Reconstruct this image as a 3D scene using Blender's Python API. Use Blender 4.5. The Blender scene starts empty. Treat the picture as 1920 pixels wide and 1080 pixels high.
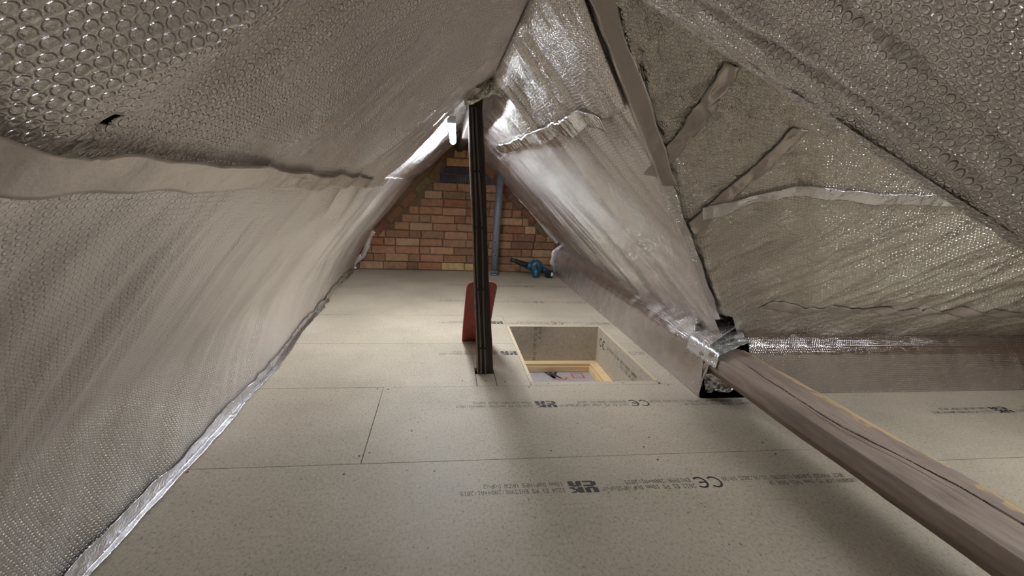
import bpy, bmesh, math, random
import numpy as np
from mathutils import Matrix, Vector

# ------------------------------------------------------------------ camera, world, light
sc = bpy.context.scene
COL = sc.collection
sc.view_settings.view_transform = 'Standard'
sc.view_settings.look = 'None'
sc.view_settings.gamma = 1.0
sc.view_settings.use_curve_mapping = False
sc.view_settings.exposure = 0.42
try:
    sc.cycles.max_bounces = 14
    sc.cycles.glossy_bounces = 12
    sc.cycles.diffuse_bounces = 6
    sc.cycles.sample_clamp_indirect = 6.0
    sc.cycles.use_denoising = True
except Exception:
    pass

YAW, PIT, ROL, CH = 0.1443, 0.2114, 0.048, 0.9101
def cam_rot():
    cy, sy = math.cos(YAW), math.sin(YAW)
    f = Vector((sy*math.cos(PIT), cy*math.cos(PIT), -math.sin(PIT)))
    r = Vector((cy, -sy, 0)); u = r.cross(f)
    c, s = math.cos(ROL), math.sin(ROL)
    r2 = c*r + s*u; u2 = -s*r + c*u
    return r2, u2, f
r2, u2, fw = cam_rot()
cd = bpy.data.cameras.new('camera'); cam = bpy.data.objects.new('camera', cd); COL.objects.link(cam)
cd.sensor_width = 36; cd.lens = 900/1920*36; cd.clip_start = 0.02
M = Matrix((( r2[0], u2[0], -fw[0], 0), (r2[1], u2[1], -fw[1], 0), (r2[2], u2[2], -fw[2], CH), (0, 0, 0, 1)))
cam.matrix_world = M
sc.camera = cam
w = bpy.data.worlds.new('world'); sc.world = w; w.use_nodes = True
w.node_tree.nodes['Background'].inputs[0].default_value = (0.01, 0.01, 0.01, 1)
w.node_tree.nodes['Background'].inputs[1].default_value = 0.0
LAMP_MAIN, FILL_WING, FILL_REAR = 116.0, 58.0, 26.0      # diffuser strengths: main batten light, then two added unseen fill lights

# ------------------------------------------------------------------ helpers
rnd = random.Random(4)
def tag(o, label=None, cat=None, group=None, kind=None):
    if label: o['label'] = label
    if cat: o['category'] = cat
    if group: o['group'] = group
    if kind: o['kind'] = kind
    return o
def empty(name, loc, label, cat, group=None):
    o = bpy.data.objects.new(name, None); COL.objects.link(o); o.location = loc
    o.empty_display_size = 0.05
    return tag(o, label, cat, group)
def link(o, parent=None):
    COL.objects.link(o)
    if parent is not None:
        o.parent = parent
        o.matrix_parent_inverse = Matrix.Translation(parent.location).inverted()
    return o
def mesh_obj(name, verts, faces, mat, parent=None, smooth=False, uvs=None, mats=None, mi=None):
    me = bpy.data.meshes.new(name)
    me.from_pydata([tuple(map(float, v)) for v in verts], [], [tuple(map(int, f)) for f in faces])
    if mats:
        for m in mats: me.materials.append(m)
        if mi is not None: me.polygons.foreach_set('material_index', np.array(mi, dtype=np.int32))
    else: me.materials.append(mat)
    if smooth: me.polygons.foreach_set('use_smooth', np.ones(len(me.polygons), dtype=bool))
    if uvs is not None:
        l = me.uv_layers.new(name='UVMap')
        vi = np.empty(len(me.loops), dtype=np.int32); me.loops.foreach_get('vertex_index', vi)
        l.data.foreach_set('uv', np.asarray(uvs, dtype=np.float32)[vi].ravel())
    me.update()
    return link(bpy.data.objects.new(name, me), parent)

class MB:
    def __init__(s): s.v = []; s.f = []
    def add(s, vs, fs):
        b = len(s.v); s.v += [tuple(v) for v in vs]; s.f += [tuple(i+b for i in f) for f in fs]
    def box(s, x0, x1, y0, y1, z0, z1, rot=None, cen=None):
        vs = [Vector((x, y, z)) for x in (x0, x1) for y in (y0, y1) for z in (z0, z1)]
        if rot is not None: vs = [cen + rot @ (v-cen) for v in vs]
        s.add(vs, [(0,1,3,2),(4,6,7,5),(0,4,5,1),(2,3,7,6),(0,2,6,4),(1,5,7,3)])
    def tube(s, pts, rad, n=12, cap=True):
        pts = [Vector(p) for p in pts]
        if not isinstance(rad, (list, tuple)): rad = [rad]*len(pts)
        rings = []; 
        for i, p in enumerate(pts):
            t = (pts[min(i+1, len(pts)-1)] - pts[max(i-1, 0)]).normalized()
            a = Vector((0, 0, 1)) if abs(t.z) < .9 else Vector((1, 0, 0))
            e1 = t.cross(a).normalized(); e2 = t.cross(e1).normalized()
            rings.append([p + rad[i]*(math.cos(2*math.pi*k/n)*e1 + math.sin(2*math.pi*k/n)*e2) for k in range(n)])
        vs = [v for r in rings for v in r]; fs = []
        for i in range(len(pts)-1):
            for k in range(n):
                k2 = (k+1) % n
                fs.append((i*n+k, i*n+k2, (i+1)*n+k2, (i+1)*n+k))
        if cap: fs.append(tuple(range(n-1, -1, -1))); fs.append(tuple((len(pts)-1)*n+k for k in range(n)))
        s.add(vs, fs)
    def build(s, name, mat, parent=None, smooth=False, bevel=0, sub=0):
        o = mesh_obj(name, s.v, s.f, mat, parent, smooth)
        bm = bmesh.new(); bm.from_mesh(o.data); bmesh.ops.recalc_face_normals(bm, faces=bm.faces); bm.to_mesh(o.data); bm.free()
        if bevel:
            m = o.modifiers.new('bevel', 'BEVEL'); m.width = bevel; m.segments = 2; m.limit_method = 'ANGLE'
        return o

def pn(x, y, seed=0):
    """2-D gradient noise, arrays in, about -1..1 out"""
    rg = np.random.RandomState(seed); N = 256
    ang = rg.rand(N, N)*2*np.pi; gx = np.cos(ang); gy = np.sin(ang)
    x = np.asarray(x, float); y = np.asarray(y, float)
    x, y = np.broadcast_arrays(x, y)
    xi = np.floor(x).astype(int); yi = np.floor(y).astype(int)
    xf = x-xi; yf = y-yi
    def g(ix, iy, dx, dy): return gx[ix % N, iy % N]*dx + gy[ix % N, iy % N]*dy
    u = xf**3*(xf*(xf*6-15)+10); v = yf**3*(yf*(yf*6-15)+10)
    a = g(xi, yi, xf, yf); b = g(xi+1, yi, xf-1, yf); c = g(xi, yi+1, xf, yf-1); d = g(xi+1, yi+1, xf-1, yf-1)
    return 1.5*((a*(1-u)+b*u)*(1-v) + (c*(1-u)+d*u)*v)
def ridged(x, y, seed): return 1-2*np.abs(pn(x, y, seed))
def crumple(x, y, seed):
    q = x + .6*pn(x*.5, y*.5, seed+7); r = y + .6*pn(x*.5+9, y*.5, seed+8)
    return ridged(q, r, seed)*.6 + ridged(q*2.1, r*2.1, seed+1)*.3 + ridged(q*4.3, r*4.3, seed+2)*.15
def sst(a, b, x):
    t = np.clip((x-a)/(b-a), 0, 1); return t*t*(3-2*t)
def grid_pts(S, A, B):
    return S(A, B)
def grid_obj(name, P, UV, mat, parent=None, solid=.003, holes=None):
    n, m = P.shape[:2]
    idx = np.arange(n*m).reshape(n, m)
    f = np.stack([idx[:-1, :-1], idx[1:, :-1], idx[1:, 1:], idx[:-1, 1:]], -1)
    keep = np.ones(f.shape[:2], bool)
    if holes is not None: keep = ~holes[:-1, :-1]
    f = f[keep].reshape(-1, 4)
    o = mesh_obj(name, P.reshape(-1, 3), f, mat, parent, True, UV.reshape(-1, 2))
    if solid:
        s = o.modifiers.new('thick', 'SOLIDIFY'); s.thickness = solid; s.offset = 0
    return o
def normals(P, inside):
    du = np.gradient(P, axis=0); dv = np.gradient(P, axis=1)
    N = np.cross(du, dv); N /= np.linalg.norm(N, axis=2, keepdims=True)+1e-12
    s = np.sign(((np.array(inside)-P)*N).sum(2, keepdims=True)); s[s == 0] = 1
    return N*s

# ------------------------------------------------------------------ materials
def new_mat(name):
    m = bpy.data.materials.new(name); m.use_nodes = True
    nt = m.node_tree; b = nt.nodes['Principled BSDF']
    return m, nt, b
class NT:
    def __init__(s, nt): s.nt = nt
    def n(s, t, **k):
        x = s.nt.nodes.new(t)
        for a, b in k.items(): setattr(x, a, b)
        return x
    def l(s, a, b): s.nt.links.new(a, b)
    def put(s, sock, v):
        if hasattr(v, 'links') or hasattr(v, 'is_linked'): s.l(v, sock)
        else: sock.default_value = v
    def math(s, op, a, b=0.0, c=0.0, clamp=False):
        x = s.n('ShaderNodeMath', operation=op); x.use_clamp = clamp
        s.put(x.inputs[0], a); s.put(x.inputs[1], b)
        if op in ('MULTIPLY_ADD',): s.put(x.inputs[2], c)
        return x.outputs[0]
    def vm(s, op, a, b=(0, 0, 0)):
        x = s.n('ShaderNodeVectorMath', operation=op)
        s.put(x.inputs[0], a)
        if op == 'SCALE': s.put(x.inputs['Scale'], b)
        elif op not in ('LENGTH', 'FRACTION'): s.put(x.inputs[1], b)
        return x.outputs['Value'] if op == 'LENGTH' else x.outputs[0]
    def noise(s, vec, scale, detail=2, rough=.5, out=0):
        x = s.n('ShaderNodeTexNoise'); s.put(x.inputs['Vector'], vec)
        x.inputs['Scale'].default_value = scale; x.inputs['Detail'].default_value = detail; x.inputs['Roughness'].default_value = rough
        return x.outputs[out]
    def ramp(s, v, stops):
        x = s.n('ShaderNodeValToRGB'); s.put(x.inputs[0], v); e = x.color_ramp.elements
        while len(e) < len(stops): e.new(.5)
        for i, (p, c) in enumerate(stops): e[i].position = p; e[i].color = c if len(c) == 4 else (*c, 1)
        return x.outputs[0]
    def bump(s, h, dist, strength=1.0, nrm=None):
        x = s.n('ShaderNodeBump'); s.put(x.inputs['Height'], h); x.inputs['Distance'].default_value = dist; x.inputs['Strength'].default_value = strength
        if nrm is not None: s.l(nrm, x.inputs['Normal'])
        return x.outputs[0]
def srgb(r, g, b):
    return tuple(((c/255)/12.92 if c/255 <= .04045 else ((c/255+.055)/1.055)**2.4) for c in (r, g, b))

def foil_mat(name, bubble=1.0, rough=.3, wr=.5, color=(.82, .785, .76), pitch=.0116, wscale=60, metal=1.0, fine=.9):
    m, nt, b = new_mat(name); k = NT(nt)
    uv = k.n('ShaderNodeUVMap'); uv.uv_map = 'UVMap'; uvo = uv.outputs[0]
    d = k.noise(uvo, 14, 2, .5, 1)
    d = k.vm('SCALE', k.vm('SUBTRACT', d, (.5, .5, .5)), .012)
    p = k.vm('ADD', uvo, d)
    p = k.vm('MULTIPLY', p, (1, 1, 0))
    A = (pitch, pitch*1.732, 1)
    q = k.vm('DIVIDE', p, A)
    def cell(v):
        c = k.vm('SUBTRACT', k.vm('FRACTION', v), (.5, .5, 0))
        return k.vm('LENGTH', k.vm('MULTIPLY', k.vm('MULTIPLY', c, (1, 1, 0)), (1, 1.732, 0)))
    d1 = cell(q); d2 = cell(k.vm('ADD', q, (.5, .5, 0)))
    dd = k.math('MINIMUM', d1, d2)
    mr = k.n('ShaderNodeMapRange', interpolation_type='SMOOTHSTEP')
    k.put(mr.inputs[0], dd); mr.inputs[1].default_value = .33; mr.inputs[2].default_value = .455; mr.inputs[3].default_value = 1; mr.inputs[4].default_value = 0
    rim = k.n('ShaderNodeMapRange', interpolation_type='SMOOTHSTEP')
    k.put(rim.inputs[0], dd); rim.inputs[1].default_value = .0; rim.inputs[2].default_value = .34; rim.inputs[3].default_value = -.35; rim.inputs[4].default_value = 0
    h = k.math('ADD', mr.outputs[0], rim.outputs[0])
    cr = k.noise(uvo, 190, 3, .6)
    h2 = k.math('MULTIPLY_ADD', cr, fine, h)
    big = k.noise(uvo, wscale, 4, .6)
    nrm = k.bump(big, .006*wr, .8)
    if bubble > 0: nrm = k.bump(h2, .0013*bubble, 1.0, nrm)
    k.l(nrm, b.inputs['Normal'])
    dirt = k.noise(uvo, 3, 3, .6)
    c = k.ramp(dirt, [(.3, tuple(x*.93 for x in color)), (.7, color)])
    k.l(c, b.inputs['Base Color'])
    b.inputs['Metallic'].default_value = metal
    rr = k.math('MULTIPLY_ADD', k.noise(uvo, 5, 2), .12, rough-.06)
    k.l(rr, b.inputs['Roughness'])
    return m

F_LEFT = foil_mat('foil_left', 2.1, .26, .6, fine=1.1)
F_LEFTLOW = foil_mat('foil_left_low', 1.25, .33, .3)
F_RIGHT = foil_mat('foil_right', 2.2, .16, .35, fine=.5)
F_WING = foil_mat('foil_wing', 1.3, .20, 1.8, color=(.81, .785, .725), wscale=42, fine=.7)
F_NEAR = foil_mat('foil_near', 2.2, .27, .6)
F_BOX = foil_mat('foil_box', 2.0, .085, .2, color=(.66, .61, .60), fine=.08)
F_TAPE = foil_mat('foil_tape', 0, .36, .5, color=(.60, .55, .51), wscale=30)
F_SILVER = foil_mat('foil_silver', 0, .16, 1.2, color=(.90, .90, .92), wscale=50)
F_PATCH = foil_mat('foil_patch', 1.6, .30, .6, color=(.92, .92, .93), fine=.6)
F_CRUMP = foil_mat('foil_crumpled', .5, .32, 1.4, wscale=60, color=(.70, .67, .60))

def chip_mat():
    m, nt, b = new_mat('chipboard'); k = NT(nt)
    tc = k.n('ShaderNodeTexCoord').outputs['Object']
    geo = k.n('ShaderNodeNewGeometry')
    base = k.ramp(k.noise(tc, 2.2, 4, .6), [(.3, srgb(162, 152, 134)), (.7, srgb(184, 173, 155))])
    fine = k.ramp(k.noise(k.vm('MULTIPLY', tc, (1, .7, 1)), 120, 4, .8), [(.34, (.55, .52, .48)), (.47, (.95, .94, .92)), (.6, (1.08, 1.07, 1.04))])
    mx = k.n('ShaderNodeMix', data_type='RGBA', blend_type='MULTIPLY'); mx.inputs[0].default_value = .8
    k.l(base, mx.inputs[6]); k.l(fine, mx.inputs[7])
    v = k.n('ShaderNodeTexVoronoi'); v.inputs['Scale'].default_value = 95
    st = k.vm('ADD', k.vm('MULTIPLY', tc, (1, .8, 1)), k.vm('SCALE', k.noise(tc, 60, 2, .5, 1), .02)); k.l(st, v.inputs['Vector'])
    sep = k.n('ShaderNodeSeparateColor'); k.l(v.outputs['Color'], sep.inputs[0])
    near = k.math('LESS_THAN', v.outputs['Distance'], .34)
    fl = k.math('MULTIPLY', k.math('GREATER_THAN', sep.outputs[0], .87), near)
    dk = k.math('MULTIPLY', k.math('LESS_THAN', sep.outputs[1], .07), k.math('LESS_THAN', v.outputs['Distance'], .25))
    m2 = k.n('ShaderNodeMix', data_type='RGBA'); k.l(k.math('MULTIPLY', fl, .22), m2.inputs[0]); k.l(mx.outputs[2], m2.inputs[6]); m2.inputs[7].default_value = (*srgb(214, 204, 178), 1)
    m3 = k.n('ShaderNodeMix', data_type='RGBA'); k.l(k.math('MULTIPLY', dk, .6), m3.inputs[0]); k.l(m2.outputs[2], m3.inputs[6]); m3.inputs[7].default_value = (*srgb(90, 78, 62), 1)
    stn = k.ramp(k.noise(tc, 6, 5, .65), [(.62, (0, 0, 0)), (.78, (1, 1, 1))])
    m4 = k.n('ShaderNodeMix', data_type='RGBA'); k.l(k.math('MULTIPLY', stn, .22), m4.inputs[0]); k.l(m3.outputs[2], m4.inputs[6]); m4.inputs[7].default_value = (*srgb(120, 108, 88), 1)
    k.l(m4.outputs[2], b.inputs['Base Color'])
    b.inputs['Roughness'].default_value = .55
    k.l(k.bump(k.noise(tc, 140, 3), .0004, .6), b.inputs['Normal'])
    return m
CHIP = chip_mat()

def plain(name, col, rough=.6, metal=0.0, nscale=None, var=.15, bump=0, stretch=(1, 1, 1)):
    m, nt, b = new_mat(name); k = NT(nt)
    tc = k.vm('MULTIPLY', k.n('ShaderNodeTexCoord').outputs['Object'], stretch)
    nv = k.noise(tc, nscale or 12, 4, .6)
    c = k.ramp(nv, [(.3, tuple(x*(1-var) for x in col)), (.7, tuple(min(1, x*(1+var)) for x in col))])
    k.l(c, b.inputs['Base Color']); b.inputs['Roughness'].default_value = rough; b.inputs['Metallic'].default_value = metal
    if bump: k.l(k.bump(nv, bump, .8), b.inputs['Normal'])
    return m
DARKWOOD = plain('dark_timber', srgb(50, 37, 27), .7, 0, 30, .45, .002, (1, 1, .08))
DECK = plain('roof_deck_timber', srgb(70, 58, 46), .85, 0, 14, .3)
PINE = plain('pine', srgb(214, 186, 140), .5, 0, 25, .08, 0, (.2, 1, 1))
EDGE = plain('raw_board_edge', srgb(190, 176, 146), .7, 0, 90, .15, .001)
INK = plain('printing_ink', srgb(48, 46, 48), .6, 0, 300, .5)
PIPE = plain('grey_plastic', srgb(108, 112, 122), .45, 0, 20, .12)
BLACKP = plain('black_plastic', srgb(18, 18, 22), .4)
BLUEP = plain('blue_plastic', srgb(24, 78, 100), .4)
CABLE = plain('grey_cable', srgb(90, 86, 82), .5)
REDC = plain('red_clay', srgb(140, 62, 52), .75, 0, 30, .15, .0008)
REDPAINT = plain('red_print', srgb(170, 50, 45), .6)
WHITEP = plain('white_plastic', srgb(225, 225, 225), .5)
SCREWM = plain('dark_screw', srgb(40, 34, 28), .5, .6)
PANELM = plain('hatch_panel', srgb(168, 162, 164), .35, .25, 8, .06)
def emis(name, col, s):
    m, nt, b = new_mat(name)
    b.inputs['Base Color'].default_value = (.8, .8, .8, 1)
    b.inputs['Emission Color'].default_value = (*col, 1); b.inputs['Emission Strength'].default_value = s
    return m
def brick_mat():
    m, nt, b = new_mat('brick'); k = NT(nt)
    a = k.n('ShaderNodeAttribute'); a.attribute_name = 'Col'
    tc = k.n('ShaderNodeTexCoord').outputs['Object']
    n1 = k.ramp(k.noise(tc, 26, 5, .65), [(.28, (.62, .57, .54)), (.6, (1.05, 1.02, .97))])
    mx = k.n('ShaderNodeMix', data_type='RGBA', blend_type='MULTIPLY'); mx.inputs[0].default_value = .85
    k.l(a.outputs['Color'], mx.inputs[6]); k.l(n1, mx.inputs[7]); k.l(mx.outputs[2], b.inputs['Base Color'])
    b.inputs['Roughness'].default_value = .9
    k.l(k.bump(k.noise(tc, 60, 4), .004, .7), b.inputs['Normal'])
    return m
BRICK = brick_mat()
MORTAR = plain('mortar', srgb(104, 80, 58), .95, 0, 30, .3, .004)

# ------------------------------------------------------------------ geometry constants (metres; camera over x=0,y=0)
YEND, YBACK = 4.968, -1.6
RX, RZ = .17, 1.37
H0X, H1X, H0Y, H1Y = .43, 1.037, 2.10, 3.005      # loft hatch opening

# floor of chipboard, with the hatch hole and the notch for the post
fb = MB()
def board(x0, x1, y0, y1, g=.0015, z=0):
    fb.box(x0+g, x1-g, y0+g, y1-g, z-.018, z)
L_ = .018
for y0, y1 in ((-1.7, -.945), (-.945, -.345), (-.345, .255), (.255, .855), (.855, 1.455)):
    board(-1.1, 1.6, y0, y1)
board(-1.1, -.258, 1.455, 2.056); board(-.258, 1.42, 1.455, 1.897); board(1.42, 1.6, 1.455, 1.934); board(-.2577, 1.17, 1.8962, 2.056, .0)
board(-1.1, .160, 2.056, 2.656); board(.160, .252, 2.056, 2.203, .0016); board(.160, .252, 2.281, 2.656, .0)
board(.252, H0X-L_, 2.056, 2.656); board(H0X-L_, H1X+.006, 2.056, H0Y-.001); board(H1X+L_, 1.27, 2.056, 2.656)
board(-1.1, H0X-L_, 2.656, 3.256); board(H0X-L_, H1X+L_, H1Y+L_, 3.256, .0); board(H1X+L_, 1.27, 2.656, 3.256)
for y0, y1 in ((3.256, 3.856), (3.856, 4.456), (4.456, 5.1)): board(-1.1, 1.27, y0, y1)
for y0, y1 in ((-1.7, -1.046), (-1.046, -.446), (-.446, .154), (.154, .754), (.754, 1.354), (1.354, 1.934)): board(1.6, 3.5, y0, y1)
floor = fb.build('floor', CHIP); tag(floor, 'beige chipboard floor boards with dark seams and printed lines', kind='structure')

# ------------------------------------------------------------------ dot-matrix printing on the boards
FONT = {
'0':(14,17,19,21,25,17,14),'1':(4,12,4,4,4,4,14),'2':(14,17,1,2,4,8,31),'3':(31,2,4,2,1,17,14),'4':(2,6,10,18,31,2,2),'5':(31,16,30,1,1,17,14),
'6':(6,8,16,30,17,17,14),'7':(31,1,2,4,8,8,8),'8':(14,17,17,14,17,17,14),'9':(14,17,17,15,1,2,12),'A':(14,17,17,17,31,17,17),'B':(30,17,17,30,17,17,30),
'C':(14,17,16,16,16,17,14),'D':(28,18,17,17,17,18,28),'E':(31,16,16,30,16,16,31),'F':(31,16,16,30,16,16,16),'H':(17,17,17,31,17,17,17),'I':(14,4,4,4,4,4,14),
'K':(17,18,20,24,20,18,17),'L':(16,16,16,16,16,16,31),'M':(17,27,21,21,17,17,17),'N':(17,17,25,21,19,17,17),'O':(14,17,17,17,17,17,14),'P':(30,17,17,30,16,16,16),
'R':(30,17,17,30,20,18,17),'S':(15,16,16,14,1,1,30),'T':(31,4,4,4,4,4,4),'U':(17,17,17,17,17,17,14),'V':(17,17,17,17,17,10,4),'W':(17,17,17,21,21,21,10),
'X':(17,17,10,4,10,17,17),'o':(0,0,14,17,17,17,14),'m':(0,0,26,21,21,21,21),'v':(0,0,17,17,17,10,4),':':(0,4,4,0,4,4,0),'.':(0,0,0,0,0,12,12),'+':(0,4,4,31,4,4,0),' ':(0,)*7}
UKB = {'U':(27,27,27,27,27,31,14),'K':(27,30,28,28,30,27,27),'C':(15,31,24,24,24,31,15),'A':(14,31,27,31,27,27,27)}
class Print:
    """quads in a text plane: o = start, ex = reading direction, ey = up of the letters, n = lift"""
    def __init__(s, o, ex, ey, n): s.o, s.ex, s.ey, s.n = Vector(o), Vector(ex), Vector(ey), Vector(n); s.mb = MB()
    def quad(s, pts, skip=None):
        vs = [s.o + s.ex*a + s.ey*b + s.n for a, b in pts]
        if skip and skip(vs[0]): return
        s.mb.add(vs, [(0, 1, 2, 3)])
    def text(s, t, x, y, pitch, h, skip=None, font=FONT, fill=.92, adv=6):
        dx = pitch/adv; dy = h/7
        for i, ch in enumerate(t):
            g = font[ch]
            for r in range(7):
                c = 0
                while c < 5:
                    if g[r] >> (4-c) & 1:
                        c0 = c
                        while c < 5 and g[r] >> (4-c) & 1: c += 1
                        X0 = x + i*pitch + c0*dx; X1 = x + i*pitch + c*dx - dx*(1-fill)*.5; Y1 = y + h - r*dy
                        s.quad([(X0, Y1-dy*fill), (X1, Y1-dy*fill), (X1, Y1), (X0, Y1)], skip)
                    else: c += 1
    def arc(s, cx, cy, R, wdt, a0, a1, skip=None, sx=1.0):
        n = 14
        for i in range(n):
            t0 = math.radians(a0+(a1-a0)*i/n); t1 = math.radians(a0+(a1-a0)*(i+1)/n)
            s.quad([(cx+sx*R*math.cos(t0), cy+R*math.sin(t0)), (cx+sx*R*math.cos(t1), cy+R*math.sin(t1)),
                    (cx+sx*(R-wdt)*math.cos(t1), cy+(R-wdt)*math.sin(t1)), (cx+sx*(R-wdt)*math.cos(t0), cy+(R-wdt)*math.sin(t0))], skip)
    def line_pattern(s, skip=None):
        P = .0104; H = .0200
        # reading direction starts at the right-hand end
        s.text('12CABERFLOOR P5 18mm THIS SIDE UP', 0, .030, P*.93, H, skip)
        s.text('WEST FRASER EUROPE LIMITED 13.10.2023 19:20', .024, 0, P*.985, H, skip)
        s.arc(.498, .024, .030, .0085, 45, 315, skip, .8)
        s.arc(.546, .024, .030, .0085, 45, 315, skip, .8); s.quad([(.524, .020), (.552, .020), (.552, .028), (.524, .028)], skip)
        s.text('2812 E1 P5 18mm DoP:NPSDoPv7', .572, .030, P*1.06, H, skip)
        s.text('EN13986:2004+A1:2015', .576, 0, P*1.06, H, skip)
        s.text('UK', .892, .027, .047, .028, skip, UKB, 1.0, 5.6)
        s.text('CA', .892, -.004, .047, .028, skip, UKB, 1.0, 5.6)
        s.text('1224 E1 P5 EN13986:2004+A1:2015', .998, .030, P, H, skip)
        s.text('18mm DoP:NPS UKCA DoPv2', .998, 0, P*1.05, H, skip)
def in_hole(v):
    return (H0X-.02 < v.x < H1X+.02 and H0Y-.002 < v.y < H1Y+.02) or v.x > 1.162 and v.y > 1.895 or (.158 < v.x < .254 and 2.2 < v.y < 2.29)
for yy, xx in ((1.302, 1.378), (1.876, 1.378), (2.51, 1.30), (3.105, 1.29), (3.70, 1.27), (4.30, 1.29)):
    pr = Print((xx, yy, .0004), (-1, .012, 0), (0, -1, 0), (0, 0, 0)); pr.line_pattern(in_hole)
    o = pr.mb.build('board_printing', INK, floor)
pr = Print((3.5, 1.752, .0004), (-1, 0, 0), (0, -1, 0), (0, 0, 0)); pr.line_pattern(); pr.mb.build('board_printing', INK, floor)
pr = Print((1.378, .70, .0004), (-1, .012, 0), (0, -1, 0), (0, 0, 0)); pr.line_pattern(); pr.mb.build('board_printing', INK, floor)

# screws
sm = MB(); sm.tube([(0, 0, -.002), (0, 0, .0008)], [.0036, .0034], 10)
scr = sm.build('screw', SCREWM)
pts = [(-.271,1.502),(-.109,1.661),(-.24,1.52),(.731,1.504),(.747,1.42),(.384,1.498),(1.207,1.508),(1.204,1.431),(1.437,1.607),(.094,2.12),(.206,2.118),(.294,2.103),(.398,2.04),(.499,2.078),(.865,2.076),(1.083,2.045),(1.153,2.169),(1.139,2.423),(.78,1.57),(-.283,2.041),(-.235,2.034),(-.771,1.442),(-.02,1.40),(-.30,1.40)]
for i, (x, y) in enumerate(pts):
    o = scr if i == 0 else scr.copy()
    if i: COL.objects.link(o)
    o.location = (x, y, 0); tag(o, 'tiny dark screw head sunk in the beige chipboard floor', 'screw', 'screws in the chipboard floor')

# ------------------------------------------------------------------ roof surfaces
def left_x(z, y):
    zs = np.array([0, .08, .20, .30, .42, .67, .90, 1.29, 1.322, 1.332]) 
    foot = np.interp(y, [-2, 2.3, 2.8, 4.6, 6], [-.80, -.80, -.84, -.90, -.93])
    xs = np.array([0, -.795, -.775, -.745, -.695, -.50, -.315, .085, .135, .215])
    xs_base = xs.copy(); xs_base[0] = -.80
    x = np.interp(z, zs, xs_base)
    return x + (foot+.80)*np.clip(1-z/.35, 0, 1)
# slope-distance table
_z = np.linspace(0, 1.332, 400); _x = left_x(_z, 0*_z)
_k = np.hanning(25); _k /= _k.sum(); _xs = np.convolve(np.pad(_x, 12, 'edge'), _k, 'valid')
_s = np.concatenate([[0], np.cumsum(np.hypot(np.diff(_xs), np.diff(_z)))])
def v_of_z(z): return np.interp(z, _z, _s)
def left_base(y, v):
    z = np.interp(v, _s, _z); x = np.interp(v, _s, _xs)
    foot = np.interp(y, [-2, 2.3, 2.8, 4.6, 6], [0, 0, -.04, -.10, -.13])
    return np.stack([x + foot*np.clip(1-z/.35, 0, 1), y+0*v, z], -1)
VT = float(_s[-1]); VTAPE = float(v_of_z(.905))
def left_disp(y, v):
    yw = y + .10*pn(v*1.3, y*.8, 3)
    sag = .011*np.cos(2*np.pi*yw/.40)*np.where(v > .25, 1, v/.25)
    h = sag + sst(-.2, .9, y)*.021*pn(yw*6, v*.7, 11) + .014*pn(yw*12, v*1.3, 12) + .0025*ridged(yw*24, v*2.0, 13)
    h += .004*pn(y*8, v*8, 14) + .018*(ridged(yw*3.1+.37, v*.4, 16)-.4)*sst(.35, .8, y)*sst(VTAPE-.1, VTAPE+.1, v)
    h = h*(1-.78*np.exp(-((v-VTAPE-.02)/.12)**2))
    low = sst(.75, .2, v)
    h = h*(1-.5*low) + low*(.006*pn((y+.5*v)*5, v*2.2, 15))
    fade = sst(0, .05, v)
    # puckers where the sheet is stapled through
    for (py, pv, a) in PUCK:
        r = np.hypot(y-py, v-pv); th = np.arctan2(v-pv, y-py)
        h -= a*np.exp(-(r/.018)**2) ; h += .25*a*np.exp(-(r/.05)**2)*np.cos(th*7)
    return h*fade*sst(VT, VT-.06, v)
PUCK = [(.47, float(v_of_z(1.03)), .008), (.435, float(v_of_z(.945)), .005), (.83, float(v_of_z(1.0)), .005), (1.3, float(v_of_z(1.12)), .004), (.95, float(v_of_z(.2)), .005)]
INS = (.15, 0, .55)
def ins_for(P):
    q = np.zeros_like(P); q[..., 0] = .17; q[..., 1] = P[..., 1]; q[..., 2] = .45
    return q
def surf_left(y, v, off=0.0):
    P = left_base(y, v); N = normals(P, ins_for(P))
    return P + N*(left_disp(y, v)+off)[..., None]
def axis_lin(a, b, step): return np.linspace(a, b, max(2, int(abs(b-a)/step)+1))
def yaxis(a, b, near=.006, far=.014):
    ys = [a]
    while ys[-1] < b:
        y = ys[-1]; st = near if .1 < y < 1.4 else (.0095 if 0 < y < 2.6 else (far if y > 0 else .03))
        ys.append(y+st)
    ys[-1] = b
    return np.array(ys)
ys = yaxis(YBACK, 2.16); vs = axis_lin(VTAPE-.02, VT, .008)
Y, V = np.meshgrid(ys, vs, indexing='ij')
P = surf_left(Y, V, 0.0) 
holes = np.zeros(Y.shape, bool)
for (py, pv, a) in PUCK[:2]:
    holes |= ((np.abs((Y-py)-(V-pv)*.3) < .009) & (np.abs(V-pv) < .0045))
# free edge of this upper sheet hangs inwards a little
P += normals(P, ins_for(P))*(.028*sst(1.85, 2.16, Y)*sst(VT, VT-.3, V))[..., None]
o = grid_obj('foil_insulation_sheet', P, np.stack([Y, V], -1), F_LEFT, holes=holes)
tag(o, 'near left upper sheet of silver bubble foil with large bubbles, above the long flat tape', 'insulation sheet')
ys = yaxis(2.0, YEND, .01, .014); vs = axis_lin(VTAPE-.02, VT, .012)
Y, V = np.meshgrid(ys, vs, indexing='ij')
o = grid_obj('foil_insulation_sheet', surf_left(Y, V, -.014), np.stack([Y, V], -1), F_LEFT)
tag(o, 'far left upper foil sheet running from the light to the brick gable', 'insulation sheet')
ys = yaxis(YBACK, YEND); vs = axis_lin(0.0, VTAPE+.01, .009)
Y, V = np.meshgrid(ys, vs, indexing='ij')
o = grid_obj('foil_insulation_sheet', surf_left(Y, V, -.006), np.stack([Y, V], -1), F_LEFTLOW)
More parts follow.
